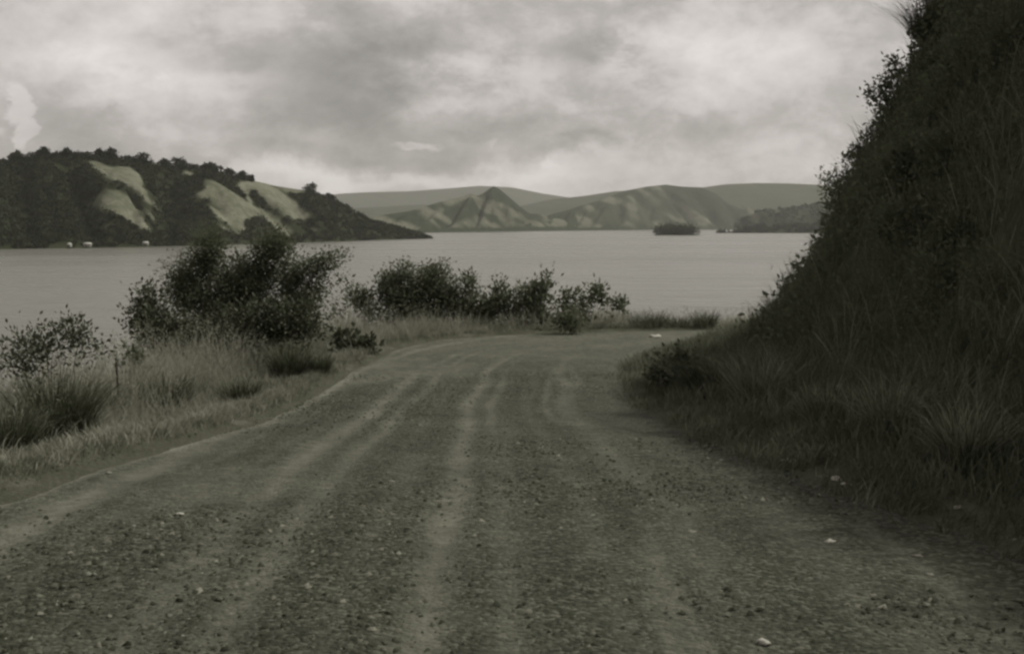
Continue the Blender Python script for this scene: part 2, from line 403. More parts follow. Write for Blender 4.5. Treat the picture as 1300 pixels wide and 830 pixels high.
trk = trk*(.25 + .75*sstep(.05, .6, el_))
path = np.clip((.6 + .7*fbm(along*.8, lat*0, 3)), 0, .85)*np.exp(-((wf[None]*latw - .2 - .10*fbm(along*.3, lat*0+7, 2))/.12)**2)
trk = np.maximum(trk, (.75 + .5*fbm(along*.8, lat*0, 3))*np.exp(-((wf[None]*latw - .10 - .05*fbm(along*.5, lat*0+7, 2))/.075)**2))
zr = zprof(PY) - .035*trk + .03*fbm(PX*1.1, PY*.8, 4) + .014*fbm(PX*6, PY*6, 3)*(1-trk) + .03*(1-(2*wf-1)**2)[None]
edge = np.maximum(np.abs(wf-.5)[None] - .485, 0)/.075
zr = zr - .16*np.minimum(edge, 1)
o = mesh_tri('road', np.stack([PX, PY, zr], -1), grid_quads(ns, nw)[:, ::-1], M['road'], smooth=True, attrs={'track': np.clip(trk, 0, 1), 'path': path})
tag(o, 'rutted grey gravel road bending right above the lake', 'road', kind='structure')
lk = np.concatenate([np.linspace(-13000, -400, 20), np.linspace(-300, 300, 13), np.linspace(400, 13000, 20)])
lY = np.concatenate([np.linspace(-2500, 20, 8), np.linspace(60, 600, 12), np.linspace(900, 13500, 24)])
X, Y = np.meshgrid(lk, lY, indexing='ij')
o = mesh_tri('lake', np.stack([X, Y, 0*X+WATER], -1), grid_quads(*X.shape), M['water'])
tag(o, 'broad rippled grey lake reaching to the far hills', 'lake', kind='structure')

# ------------------------------------------------------------------ plant builders
def leaves(P, L, W, up=.35, tint=None, nrm_=None, droop=None, dirs=None):
    """diamond leaves at points P: lengths L, widths W"""
    n = len(P); L = np.broadcast_to(L, n)[:, None]; W = np.broadcast_to(W, n)[:, None]
    d = rng.normal(size=(n, 3)) if dirs is None else dirs + .55*rng.normal(size=(n, 3))
    d[:, 2] += up; d /= np.linalg.norm(d, axis=1, keepdims=True)
    s = np.cross(d, rng.normal(size=(n, 3))); s /= np.linalg.norm(s, axis=1, keepdims=True) + 1e-9
    nn = np.cross(d, s)
    V = np.stack([P - d*L*.1, P + d*L*.42 + s*W*.5 + nn*W*.12, P + d*L*.95 - nn*W*.1, P + d*L*.42 - s*W*.5 + nn*W*.12], 1)
    b = np.arange(n)[:, None]*4
    T = np.concatenate([b + [0, 1, 2], b + [0, 2, 3]])
    tt = np.repeat(rng.random(n) if tint is None else tint, 4)
    return V.reshape(-1, 3), T, tt
def blades(P, H, W, lean, bend, tint, az=None):
    """curved tapering grass blades: 7 verts, 5 tris each"""
    n = len(P); az = rng.random(n)*2*np.pi if az is None else az
    dr = np.stack([np.cos(az), np.sin(az), 0*az], 1)
    fa = az + np.pi/2 + rng.normal(size=n)*.6
    sd_ = np.stack([np.cos(fa), np.sin(fa), 0*fa], 1)
    H = H[:, None]; W = W[:, None]; lean = lean[:, None]; bend = bend[:, None]; upv = np.array([0, 0, 1.])
    rows = []
    for tt, wk in ((0, .7), (.4, 1.), (.75, .7)):
        c = P + upv*H*tt*(1-.25*bend*tt) + dr*H*(lean*tt + bend*tt*tt)
        rows += [c - sd_*W*wk*.5, c + sd_*W*wk*.5]
    rows.append(P + upv*H*(1-.42*bend) + dr*H*(lean + bend))
    V = np.stack(rows, 1); b = np.arange(n)[:, None]*7
    T = np.concatenate([b + q for q in ([0, 1, 3], [0, 3, 2], [2, 3, 5], [2, 5, 4], [4, 5, 6])])
    return V.reshape(-1, 3), T, np.repeat(tint, 7)
def tube(pts, r0, r1, k=5):
    pts = np.asarray(pts, float); n = len(pts); V = []
    for i in range(n):
        d = pts[min(i+1, n-1)] - pts[max(i-1, 0)]; d /= np.linalg.norm(d)+1e-9
        a = np.cross(d, [.3, .9, .2]); a /= np.linalg.norm(a); b = np.cross(d, a)
        r = r0 + (r1-r0)*i/(n-1)
        for q in range(k):
            an = 2*np.pi*q/k; V.append(pts[i] + r*(a*math.cos(an)+b*math.sin(an)))
    T = []
    for i in range(n-1):
        for q in range(k):
            q2 = (q+1) % k; T += [(i*k+q, i*k+q2, (i+1)*k+q2), (i*k+q, (i+1)*k+q2, (i+1)*k+q)]
    return np.array(V), np.array(T)
def cat(parts):
    V, T, t, off = [], [], [], 0
    for p in parts:
        V.append(p[0]); T.append(p[1]+off); off += len(p[0])
        if len(p) > 2: t.append(p[2])
    return np.concatenate(V), np.concatenate(T), (np.concatenate(t) if t else None)
def stem_path(a, b, sag=.12):
    a = np.asarray(a, float); b = np.asarray(b, float); L = np.linalg.norm(b-a)
    j = rng.normal(size=3)*L*sag; tt = np.linspace(0, 1, 6)[:, None]
    up = np.array([0, 0, L*.12])
    return a + (b-a)*tt + (j+up)*(tt*(1-tt)*2)
def bush(name, label, cat_, base, lobes, leaf, mat='dark_leaf', stems=8, stem_r=.025, clusters=60, per=22, crad=.14, group=None, up=.35, bark='bark', tintb=0.0, foliage='foliage', trunk='stem'):
    """lobes: (centre, radii, weight)"""
    root = empty(name, base); tag(root, label, cat_, group)
    wts = np.array([l[2] for l in lobes]); wts = wts/wts.sum(); parts = []; cents = []
    for (c, r, _), wt in zip(lobes, wts):
        n = max(3, int(clusters*wt)); d = rng.normal(size=(n, 3)); d /= np.linalg.norm(d, axis=1, keepdims=True)
        rr = rng.random(n)**.45
        cc = np.asarray(c) + d*rr[:, None]*np.asarray(r); cents.append(cc)
        k = np.maximum(4, rng.poisson(per, n)); idx = np.repeat(np.arange(n), k)
        off = rng.normal(size=(len(idx), 3))*crad*np.repeat(.6+.8*rng.random(n), k)[:, None]
        ct = np.clip(np.repeat(rng.normal(.45+tintb, .16, n), k) + rng.normal(0, .16, len(idx)), 0, 1)
        Ls_ = leaf[0]*(.6+.8*rng.random(len(idx)))
        dirs = off/(np.linalg.norm(off, axis=1, keepdims=True)+1e-6)
        parts.append(leaves(cc[idx]+off, Ls_, Ls_*leaf[1], up, ct, dirs=dirs))
    V_, T_, t_ = cat(parts)
    mesh_tri(foliage, V_, T_, M[mat], root, t_)
    cents = np.concatenate(cents); rng.shuffle(cents)
    for i in range(min(stems, len(cents))):
        b0 = np.asarray(base) + np.array([rng.normal()*.12, rng.normal()*.12, -.05])*min(1, stem_r/.025)
        tv, tt = tube(stem_path(b0, cents[i]), stem_r*(.7+.6*rng.random()), stem_r*.2)
        mesh_tri(trunk, tv, tt, M[bark], root, smooth=True)
    return root
def tuft(label, base, h, wd, n, mat='tuft_grass', group=None, lean=.35, name='grass_tuft', width=.008, tb=.55):
    root = empty(name, base); tag(root, label, 'grass tuft', group)
    n = int(n*1.5); an = rng.random(n)*2*np.pi; r = np.sqrt(rng.random(n))*wd*.33
    P = np.asarray(base) + np.stack([np.cos(an)*r, np.sin(an)*r, 0*r-.03], 1)
    hh_ = h*(.3+.75*rng.random(n)**.8); ln = lean*(r/(wd*.33))*(.2+.9*rng.random(n)); bd = .1+.75*rng.random(n)
    tt = np.clip(rng.normal(tb, .28, n), 0, 1)
    V_, T_, t_ = blades(P, hh_, np.full(n, width)*(.6+.8*rng.random(n)), ln, bd, tt, an + rng.normal(size=n)*.9)
    mesh_tri('blades', V_, T_, M[mat], root, t_)
    return root
def L3(u, v, Y, ru, rv, w_, ry=None):
    """lobe given in photo pixels at depth Y"""
    k = Y/F; return (at(u, v, Y), (ru*k, ry if ry else max(ru, rv)*k*.8, rv*k), w_)

# ------------------------------------------------------------------ far hills
def hill(name, label, sil, shore, deep, mat, nu=160, nt=44, spurs=(), amp=0., masks=(), base_forest=0., nz=(.02, 6), prof=.75, back=1.0, nseed=0, kind='structure', cats='hill', soft=2, streak=.85, sscale=1.):
    """sil: (u,v) skyline; shore: (u, v) waterline; deep: metres from waterline to skyline"""
    sil = np.array(sil, float); shore = np.array(shore, float)
    us = np.linspace(sil[0, 0], sil[-1, 0], nu)
    sv = np.interp(us, sil[:, 0], sil[:, 1]); hv = np.interp(us, shore[:, 0], shore[:, 1])
    b = (CY - hv)/F; Ysh = (ZC - WATER)*(cp + b*sp_)/(sp_ - b*cp)
    dp = np.interp(us, np.linspace(us[0], us[-1], len(deep)), deep) if np.ndim(deep) else np.full(nu, deep)
    Yr = Ysh + dp
    bs = (CY - sv)/F; Zr = ZC + Yr*(-sp_ + bs*cp)/(cp + bs*sp_) - WATER
    b0 = (CY - 290)/F; ax = (us - CX)/F/(cp + b0*sp_)
    ts = np.concatenate([np.linspace(-.12, 1, nt), 1 + np.linspace(.06, 1.2, nt//3)*back])
    Tm, Am = np.meshgrid(ts, ax, indexing='xy'); Um = np.repeat(us[:, None], len(ts), 1)
    Yg = Ysh[:, None] + dp[:, None]*Tm
    Xg = Am*Yg
    pr = np.where(Tm < 0, Tm*.6, np.where(Tm <= 1, np.clip(Tm, 0, 1)**prof, 1 - .55*np.maximum(Tm-1, 0)**1.3))
    Z = Zr[:, None]*pr
    env = np.clip(4*np.clip(Tm, 0, 1)*(1-np.clip(Tm, 0, 1)), 0, 1)**.7 *(.15 + .85*sstep(1, .78, Tm)) + np.where(Tm > 1.05, .3, 0)
    for (u0, t0, u1, t1, wd, am) in spurs:
        ex, ey = u1-u0, t1-t0; sc_ = 120.
        q = np.clip(((Um-u0)*ex + (Tm-t0)*sc_*ey*sc_)/(ex*ex+(ey*sc_)**2), 0, 1)
        dd = np.sqrt((Um-u0-q*ex)**2 + ((Tm-t0-q*ey)*sc_)**2)
        Z = Z + am*np.exp(-(dd/wd)**2)*env
    Z = Z + nz[1]*fbm(Xg*nz[0]+nseed, Yg*nz[0]+nseed*2, 5)*env
    # ribbed gullies running down the slope
    Z = Z + amp*(1-np.abs(fbm(Um*.022+nseed*3+Tm*.5, Tm*.9+nseed, 3))*2.2)*env
    lim = ZC - WATER + Yg*((-sp_ + bs*cp)/(cp + bs*sp_))[:, None] - .0012*Yg*np.clip(1 - Tm, 0, 1)
    Z = np.where(Tm < 1, np.minimum(Z, lim), Z)
    P = np.stack([Xg, Yg, Z + WATER], -1)
    pu, pv = proj(P)
    fo = np.full(pu.shape, float(base_forest))
    for poly, val in masks: fo[inside(np.array(poly, float), pu, pv)] = val
    fo = np.clip(fo + np.where(fo < .6, streak*(.34 + 1.7*fbm((pu*.5 - pv*.85)*.11*sscale + nseed, (pu*.85 + pv*.5)*.018*sscale, 4)), 0), 0, 1)
    for _ in range(soft):
        fo = (fo + np.roll(fo, 1, 0) + np.roll(fo, -1, 0) + np.roll(fo, 1, 1) + np.roll(fo, -1, 1))/5
    fo = np.where(Tm > 1.02, np.maximum(fo, base_forest), fo)
    o = mesh_tri(name, P, grid_quads(*P.shape[:2])[:, ::-1], mat, smooth=True, attrs={'forest': fo})
    tag(o, label, cats, kind=kind)
    return P, fo, Tm

Pn, fon, Tn = hill('near_hill', 'dark wooded hill with bare grassy spurs on the near lake shore',
    [(-420, 215), (-150, 205), (0, 206), (50, 198), (130, 197), (200, 208), (260, 214), (310, 226), (350, 236), (395, 243), (430, 258), (470, 280), (510, 291), (530, 297), (545, 303)],
    [(-420, 322), (0, 316.5), (200, 313), (400, 307.5), (500, 304.2), (545, 303.1)], [330, 300, 280, 260, 260, 200, 60], M['near_hill'], 330, 80,
    spurs=[(112, .8, 150, .5, 12, 9), (262, .75, 300, .45, 14, 9), (318, .8, 350, .5, 10, 6), (216, .95, 214, .08, 20, -34), (92, .85, 118, .1, 17, -26), (310, .85, 380, .12, 8, -20), (366, .85, 412, .15, 13, -24), (126, .8, 184, .42, 6, -11), (160, .55, 196, .3, 5, -9),
           (236, .55, 262, .1, 12, -14), (30, .85, 36, .1, 18, -24), (-40, .85, -50, .1, 26, -26), (445, .7, 466, .1, 10, -12), (275, .5, 300, .12, 7, -9), (335, .4, 352, .08, 6, -8), (64, .6, 70, .1, 9, -10), (168, .35, 172, .05, 8, -9)],
    base_forest=1.0, nz=(.02, 8), amp=3, prof=.88,
    masks=[([(108, 205), (120, 204), (140, 212), (163, 211), (178, 222), (186, 242), (190, 255), (202, 262), (196, 264), (186, 262), (195, 272), (196, 278), (180, 276), (192, 292), (186, 295), (170, 286), (150, 272), (100, 260), (120, 255), (130, 240), (140, 236), (128, 222)], 0.),
           ([(222, 258), (235, 250), (262, 240), (258, 228), (228, 220), (236, 216), (255, 222), (272, 230), (290, 240), (320, 260), (345, 272), (362, 286), (374, 298), (365, 302), (345, 296), (335, 284), (318, 278), (318, 290), (302, 298), (280, 292), (268, 268), (262, 254), (230, 260)], 0.05),
           ([(298, 238), (306, 230), (335, 230), (352, 240), (372, 254), (398, 276), (386, 279), (374, 280), (352, 266), (338, 256), (322, 240), (318, 244), (332, 262), (318, 258)], 0.),
           ([(345, 233), (395, 238), (400, 244), (368, 246), (350, 240)], .3), ([(398, 290), (408, 294), (402, 298), (392, 292)], 0.),
           ([(126, 222), (136, 225), (170, 243), (180, 250), (160, 246), (135, 236)], .95), ([(162, 249), (176, 251), (194, 262), (186, 267), (170, 258)], .95), ([(168, 263), (186, 271), (192, 281), (178, 275)], .7),
           ([(316, 238), (330, 249), (345, 263), (372, 279), (386, 290), (376, 293), (350, 275), (328, 263), (316, 250)], 1.), ([(260, 244), (275, 249), (290, 266), (282, 271), (266, 260)], .45),
           ([(312, 280), (330, 275), (352, 292), (345, 301), (314, 298)], 1.), ([(222, 262), (262, 252), (268, 270), (262, 290), (235, 290)], .8)], soft=1, streak=.6)  # last patch: shaded flank of the grass spur, painted in wooded tone
# far layers
hill('far_mountain', 'palest long mountain ridge on the far horizon',
     [(330, 262), (400, 252), (430, 246), (470, 244), (520, 243), (560, 240), (610, 236), (650, 238), (690, 246), (730, 252), (780, 256), (860, 262)],
     [(330, 288.6), (860, 288.6)], 900, M['far_hill'], 120, 30, base_forest=.9, nz=(.0012, 40), amp=20, nseed=2)
hill('far_ridge', 'long flat wooded ridge behind the grassy hills across the lake',
     [(-500, 262), (150, 264), (440, 265), (500, 262), (540, 260), (600, 262), (660, 262), (700, 253), (740, 249), (780, 243), (830, 240), (885, 239), (920, 234), (960, 232.5), (1000, 233), (1045, 235), (1100, 238), (1250, 245), (1700, 250)],
     [(-500, 290.2), (1700, 290.2)], 900, M['far_hill'], 420, 40, base_forest=.75, nz=(.003, 24), amp=16, nseed=5, prof=.6)
PA = hill('peaked_hill', 'grassy hill with one sharp dark peak across the lake',
     [(425, 287), (450, 279), (480, 274), (520, 268), (560, 256), (585, 250), (599, 246), (607, 248.5), (614, 245), (627, 236), (634, 240), (645, 249), (660, 262), (672, 271), (700, 276), (730, 280), (750, 288)],
     [(425, 297.2), (560, 295.2), (750, 292.6)], [300, 500, 550, 450, 250], M['mid_hill'], 200, 50,
     spurs=[(600, .8, 590, .3, 9, 14), (625, .85, 650, .4, 8, 14), (585, .85, 556, .1, 9, -40), (610, .75, 600, .1, 7, -34), (634, .8, 642, .1, 7, -40), (657, .7, 670, .15, 6, -30), (540, .6, 515, .1, 9, -24), (572, .45, 575, .1, 6, -18), (622, .4, 626, .1, 5, -18), (500, .6, 480, .1, 9, -16)],
     base_forest=.12, nz=(.006, 16), amp=9, nseed=8, prof=.8, sscale=1.8,
     masks=[([(612, 244), (627, 236), (640, 244), (660, 260), (674, 272), (655, 268), (636, 257), (620, 251)], 1.), ([(568, 262), (600, 250), (608, 262), (602, 278), (575, 280), (560, 272)], .75),
            ([(612, 270), (630, 272), (634, 282), (622, 284)], .8), ([(655, 275), (668, 282), (664, 286), (650, 280)], .8), ([(480, 270), (540, 266), (520, 276), (490, 280)], .5), ([(420, 291), (760, 287), (760, 300), (420, 300)], .8), ([(480, 284), (545, 282), (560, 290), (500, 293)], 0.)])
PB = hill('ribbed_hill', 'broad round hill with pale grassy ribs across the lake',
     [(655, 289), (680, 280), (700, 272), (715, 268), (730, 264), (760, 255), (790, 243), (820, 237), (845, 234.5), (865, 237), (890, 238), (910, 247), (925, 258), (935, 263), (948, 260), (958, 270), (975, 279), (1000, 288)],
     [(655, 293.8), (850, 291.6), (1000, 291)], [150, 450, 600, 650, 500, 300, 100], M['mid_hill'], 240, 56,
     spurs=[(800, .75, 812, .2, 6, 14), (825, .75, 866, .15, 6, 14), (806, .85, 838, .1, 8, -48), (784, .85, 786, .1, 8, -44), (846, .75, 884, .1, 7, -44), (880, .85, 916, .12, 10, -44), (760, .7, 748, .1, 9, -32), (925, .8, 936, .1, 7, -36), (714, .8, 712, .1, 8, -26), (738, .6, 730, .1, 7, -24), (822, .45, 826, .08, 5, -20), (868, .35, 872, .05, 5, -18), (900, .5, 908, .1, 6, -20)],
     base_forest=.3, nz=(.006, 16), amp=10, nseed=11, prof=.75, sscale=1.8,
     masks=[([(668, 290), (690, 276), (716, 266), (730, 268), (735, 292), (668, 294)], .95), ([(835, 235), (870, 234), (900, 240), (930, 262), (960, 275), (970, 292), (915, 292), (895, 275), (870, 258), (850, 250)], .95),
            ([(755, 262), (790, 258), (794, 284), (750, 286)], .65), ([(806, 262), (830, 262), (850, 280), (815, 284)], .6), ([(650, 289.5), (1000, 288), (1000, 295), (650, 295)], .9),
            ([(868, 260), (880, 262), (898, 284), (888, 286)], 0.), ([(792, 250), (805, 246), (812, 284), (802, 286)], 0.), ([(816, 244), (826, 246), (868, 280), (860, 284), (835, 266)], 0.)])
Pc, foc, Tc = hill('low_hill', 'low rolling wooded hill behind the far wooded point',
     [(935, 285), (950, 272), (975, 266), (1000, 263), (1030, 259), (1060, 256), (1100, 258), (1160, 262), (1240, 268)],
     [(935, 293.5), (1240, 294)], [150, 350, 400, 300], M['mid_hill'], 120, 40,
     spurs=[(955, .7, 975, .2, 9, 24), (985, .7, 1000, .2, 9, 18), (1040, .8, 1050, .2, 14, 20)], base_forest=.75, nz=(.007, 14), amp=7, nseed=15,
     masks=[([(945, 268), (957, 270), (968, 282), (962, 284)], .0), ([(972, 266), (1030, 259), (1030, 264), (975, 272)], .25), ([(985, 272), (1000, 276), (996, 280)], .1)])
Pp, fop, Tp = hill('wooded_point', 'low dark wooded point of land reaching into the lake',
     [(912, 295.4), (935, 293), (955, 290), (980, 288), (1010, 287), (1060, 285), (1120, 284), (1200, 286)],
     [(912, 296), (1000, 296), (1200, 296.2)], [20, 120, 160, 160], M['near_hill'], 80, 20, base_forest=1., nz=(.02, 3), amp=0, nseed=18)
Pi, foi, Ti = hill('island', 'small flat wooded island in the lake',
     [(831, 298), (838, 295), (850, 294), (870, 294), (880, 296), (886, 298.2)], [(831, 298.7), (886, 298.7)], [20, 60, 60, 20], M['near_hill'], 40, 14, base_forest=1., nz=(.02, 1), amp=0, nseed=21)

def crown_quads(c, r, n, size, flat=.8):
    d = rng.normal(size=(n, 3)); d /= np.linalg.norm(d, axis=1, keepdims=True); d[:, 2] = np.abs(d[:, 2])*1.1 - .25
    # uneven: a few lobes
    lob = 1 + .35*np.sin(d[:, 0]*5 + c[0]) * np.cos(d[:, 1]*4 + c[1])
    P = np.asarray(c) + d*(np.asarray(r)*(.55 + .5*rng.random((n, 1))))*lob[:, None]
    t0_ = np.clip(rng.normal(.5, .2) + rng.normal(0, .15, n), 0, 1)
    return leaves(P, size*(.6+.8*rng.random(n)), size*(.5+.5*rng.random(n)), .2, t0_)
def wood(name, label, P, fo, Tm, n, rad, quads, size, tmax=1.02, cats='wood', thr=.5, hmul=1.):
    ii, jj = np.where((fo > thr) & (Tm > .0) & (Tm < tmax))
    # area weights so that trees stay evenly spread
    dA = np.abs(np.gradient(P[..., 0], axis=0)*np.gradient(P[..., 1], axis=1))[ii, jj] + 1e-6
    pick = rng.choice(len(ii), n, p=dA/dA.sum())
    parts = []
    su = np.abs(np.gradient(P[..., 0], axis=0)); sv_ = np.abs(np.gradient(P[..., 1], axis=1))
    for q in pick:
        i, j = ii[q], jj[q]; c = P[i, j].copy()
        c[0] += (rng.random()-.5)*su[i, j]; c[1] += (rng.random()-.5)*sv_[i, j]
        r = rad*(.5+.9*rng.random()**1.6)
        if Tm[i, j] > .95: r *= .8
        parts.append(crown_quads(c + [0, 0, r*.35*hmul], np.array([r, r, r*.85*hmul]), quads, size))
    V_, T_, t_ = cat(parts)
    o = mesh_tri(name, V_, T_, M['far_leaf'], None, t_); tag(o, label, cats, kind='stuff')
wood('hill_forest', 'dense dark forest covering the near hill beyond the lake', Pn, fon, Tn, 8500, 4.2, 34, 1.9, thr=.7)
wood('shore_forest', 'dark trees massed along the wooded point', Pp, fop, Tp, 420, 8.5, 40, 4.5, thr=.3)
wood('island_trees', 'dark trees massed on the small island', Pi, foi, Ti, 150, 6.2, 50, 2.6, thr=.3, hmul=2.5)
wood('slope_trees', 'dark scattered trees over the low rolling hill', Pc, foc, Tc, 500, 9, 30, 5.0, thr=.6)

# single trees that stand up on the near hill's skyline
def surf(P, u, Tm, tval):
    pu, pv = proj(P); j = np.argmin(np.abs(Tm[0]-tval)); i = np.argmin(np.abs(pu[:, j]-u)); return P[i, j]
sky_trees = [(22, 198, 9, 'low round tree at the forest edge on the hill crest'), (55, 193, 10, 'broad round tree on the highest part of the hill crest'), (84, 193, 8, 'rounded tree rising slightly from the summit forest'),
    (125, 189, 7, 'tall narrow tree standing above the gap at the hill summit'), (140, 192, 10, 'wide bushy tree right behind the tall narrow summit tree'), (180, 203, 10, 'flat broad tree on the crest above the grassy spur'), (208, 205, 8, 'small round tree on the crest between two broad trees'),
    (229, 205, 11, 'broad low tree on the crest over the wooded gully'), (262, 210, 8, 'round tree on the crest left of the paired knobs'), (271, 206, 7, 'knobbly tree topping the clump above the grass spur'), (291, 215, 8, 'round tree at the crest end, one of a close pair'),
    (309, 217, 8, 'last round tree before the bare grassy crest'), (318, 224, 6, 'small tree at the end of the crest clump by bare grass'), (396, 236, 10, 'pointed tree on the wooded eastern shoulder of the hill'), (418, 247, 8, 'round tree stepping down the wooded shoulder')]
for (u, v, r, lab) in sky_trees:
    b0 = surf(Pn, u, Tn, .97); top = at(u, v, b0[1])[2]
    hgt_ = max(top - b0[2], r*1.25)
    root = empty('skyline_tree', b0); tag(root, lab, 'tree', 'trees on the near hill crest')
    tv, tt = tube([b0 - [0, 0, 2], b0 + [0, 0, hgt_*.35], b0 + [.3, 0, hgt_*.7]], .6, .2)
    mesh_tri('trunk', tv, tt, M['bark'], root)
    V_, T_, t_ = cat([crown_quads(b0 + [0, 0, hgt_*.5], np.array([r*.75, r*.75, hgt_*.5]), 150, 2.4), crown_quads(b0 + [0, 0, hgt_*.12], np.array([r*.8, r*.7, hgt_*.4]), 150, 2.4), crown_quads(b0 + [r*.3*rng.normal(), 0, hgt_*.66], np.array([r*.5, r*.5, hgt_*.35]), 90, 2.2), crown_quads(b0 + [r*.5*rng.normal(), 0, hgt_*.35], np.array([r*.7, r*.6, hgt_*.35]), 90, 2.2)])
    mesh_tri('crown', V_, T_, M['far_leaf'], root, t_)

# stilt houses on the far shore
def house(u, v, wpx, lab):
    b = (CY - v)/F; Yh = (ZC - WATER)*(cp + b*sp_)/(sp_ - b*cp) - 4
    k = Yh/F; W = wpx*k; D = 5.; c = at(u, v, Yh); c[2] = WATER
    root = empty('stilt_house', c); tag(root, lab, 'house', 'houses on the far shore')
    def boxm(nm, x0, x1, y0, y1, z0, z1, mt):
        Vb = np.array([(x, y, z) for x in (x0, x1) for y in (y0, y1) for z in (z0, z1)]) + c
        Tb = np.array([(0, 1, 3, 2), (4, 6, 7, 5), (0, 4, 5, 1), (2, 3, 7, 6), (0, 2, 6, 4), (1, 5, 7, 3)])
        return mesh_tri(nm, Vb, Tb, M[mt], root)
    for sx in (-.42, -.14, .14, .42):
        for yy in (0.2, D-.2): boxm('stilt', sx*W-.12, sx*W+.12, yy-.12, yy+.12, -1.2, 1.3, 'stake_wood')
    boxm('wall', -W*.46, W*.46, 0, D, 1.3, 3.5, 'house_wall')
    boxm('door', -.45, .45, -.06, -.01, 1.35, 3.2, 'house_dark')
    for sx in (-.28, .28): boxm('window', sx*W-.4, sx*W+.4, -.05, -.01, 2.1, 3.0, 'house_dark')
    rw = W*.54
    Vr = np.array([(-rw, -.7, 3.4), (rw, -.7, 3.4), (rw, D+.7, 3.4), (-rw, D+.7, 3.4), (-rw*.92, D/2, 5.4), (rw*.92, D/2, 5.4)]) + c
    Tr = np.array([(0, 1, 5), (0, 5, 4), (2, 3, 4), (2, 4, 5), (0, 4, 3), (1, 2, 5), (0, 3, 2), (0, 2, 1)])
    mesh_tri('roof', Vr, Tr, M['house_roof'], root)
house(110, 315.4, 9, 'widest pale stilt house on the far lake shore')
house(184, 313.6, 6.5, 'small pale stilt house below the grassy spur on the far shore')
house(87, 316, 4, 'tiny pale hut beside the widest stilt house on the shore')

# ------------------------------------------------------------------ verge plants on the lake side
def G(u, v): 
    p_ = hit(u, v); return p_ if p_ is not None else at(u, v, 30)
def ground_at(u, Y):
    x = (u-CX)/F*Y; return np.array([x, Y, float(terrain(np.array([x]), np.array([Y]))[0])])
Yb = 25.
bb = ground_at(292, Yb)
bush('leafy_bush', 'largest dark round bush on the lake-side verge before the bend', 'bush', bb,
     [L3(285, 388, Yb, 60, 44, 5), L3(262, 330, Yb, 17, 30, 1.3), L3(272, 303, Yb, 12, 14, .3), L3(318, 352, Yb, 34, 26, 2.2), L3(345, 318, Yb, 26, 16, 1.0), L3(352, 304, Yb, 12, 8, .25), L3(236, 366, Yb, 24, 28, 1.3),
      L3(372, 352, Yb, 22, 20, .9), L3(398, 342, Yb, 15, 10, .4), L3(414, 332, Yb, 12, 6, .2), L3(430, 323, Yb, 9, 4, .1), L3(378, 388, Yb, 26, 28, 1.4), L3(212, 338, Yb, 12, 5, .05), L3(236, 330, Yb, 8, 6, .06), L3(404, 366, Yb, 12, 8, .2)], (.055, .6), 'dark_leaf', 16, .04, 1000, 38, .12)
b2 = ground_at(215, 23.5)
bush('leafy_bush', 'low paler shrub spreading along the foot of the largest bush', 'bush', b2,
     [L3(205, 420, 23.2, 34, 26, 2), L3(260, 428, 23.2, 45, 20, 2.4), L3(320, 415, 23.2, 45, 26, 2.6), L3(375, 405, 23.2, 40, 28, 2), L3(186, 400, 23.5, 11, 20, .8), L3(188, 377, 23.5, 6, 10, .2)], (.075, .6), 'mid_leaf', 14, .02, 440, 34, .12, tintb=-.12)
b3 = ground_at(165, 19.)
bush('leafy_shrub', 'small sparse shrub beside the low paler shrub above the water', 'shrub', b3, [L3(163, 446, 19, 10, 8, 1), L3(172, 458, 19, 14, 9, 1.4)], (.09, .6), 'dark_leaf', 5, .012, 14, 12, .07)
b4 = ground_at(60, 13.5)
bush('leafy_shrub', 'broad-leaved shrub in the pale grass at the lake-side verge', 'shrub', b4,
     [L3(50, 440, 13.5, 46, 20, 2), L3(85, 428, 13.5, 24, 16, 1), L3(30, 460, 13.5, 34, 20, 1.3), L3(112, 440, 13.5, 16, 14, .3), L3(100, 420, 13.5, 9, 10, .15), L3(86, 418, 13.5, 8, 10, .2)], (.05, .5), 'mid_leaf', 14, .008, 70, 26, .08, tintb=.0)
Ym = 31.7
bush('roadside_shrub', 'tallest dense dark shrub at the outer edge of the bend', 'shrub', ground_at(535, Ym),
     [L3(500, 365, Ym, 26, 22, 1.4), L3(545, 362, Ym, 26, 22, 1.4), L3(530, 395, Ym, 52, 34, 4.2), L3(515, 345, Ym, 10, 8, .2), L3(556, 345, Ym, 12, 9, .25), L3(575, 378, Ym, 18, 20, .8)], (.07, .6), 'dark_leaf', 12, .025, 420, 44, .12)
bush('roadside_shrub', 'small loose shrub between the largest bush and the tallest bend shrub', 'shrub', ground_at(460, Ym),
     [L3(455, 380, Ym, 18, 15, 1), L3(470, 392, Ym, 13, 18, .8), L3(438, 357, Ym, 6, 5, .08), L3(432, 395, Ym, 10, 10, .3)], (.10, .55), 'dark_leaf', 7, .018, 55, 20, .1)
bush('roadside_shrub', 'shrub with one tall upright pointed shoot at the bend', 'shrub', ground_at(600, Ym),
     [L3(600, 395, Ym, 26, 26, 2.4), L3(597, 368, Ym, 7, 24, .5), L3(596, 350, Ym, 3, 14, .12), L3(622, 390, Ym, 16, 22, 1)], (.10, .45), 'dark_leaf', 9, .018, 130, 22, .09, up=.8)
bush('roadside_shrub', 'slim shrub with a knobbed upright top at the bend', 'shrub', ground_at(640, Ym),
     [L3(634, 368, Ym, 6, 12, .4), L3(640, 388, Ym, 15, 20, 1.4), L3(656, 398, Ym, 14, 16, .8)], (.10, .5), 'dark_leaf', 7, .016, 60, 20, .09, up=.5)
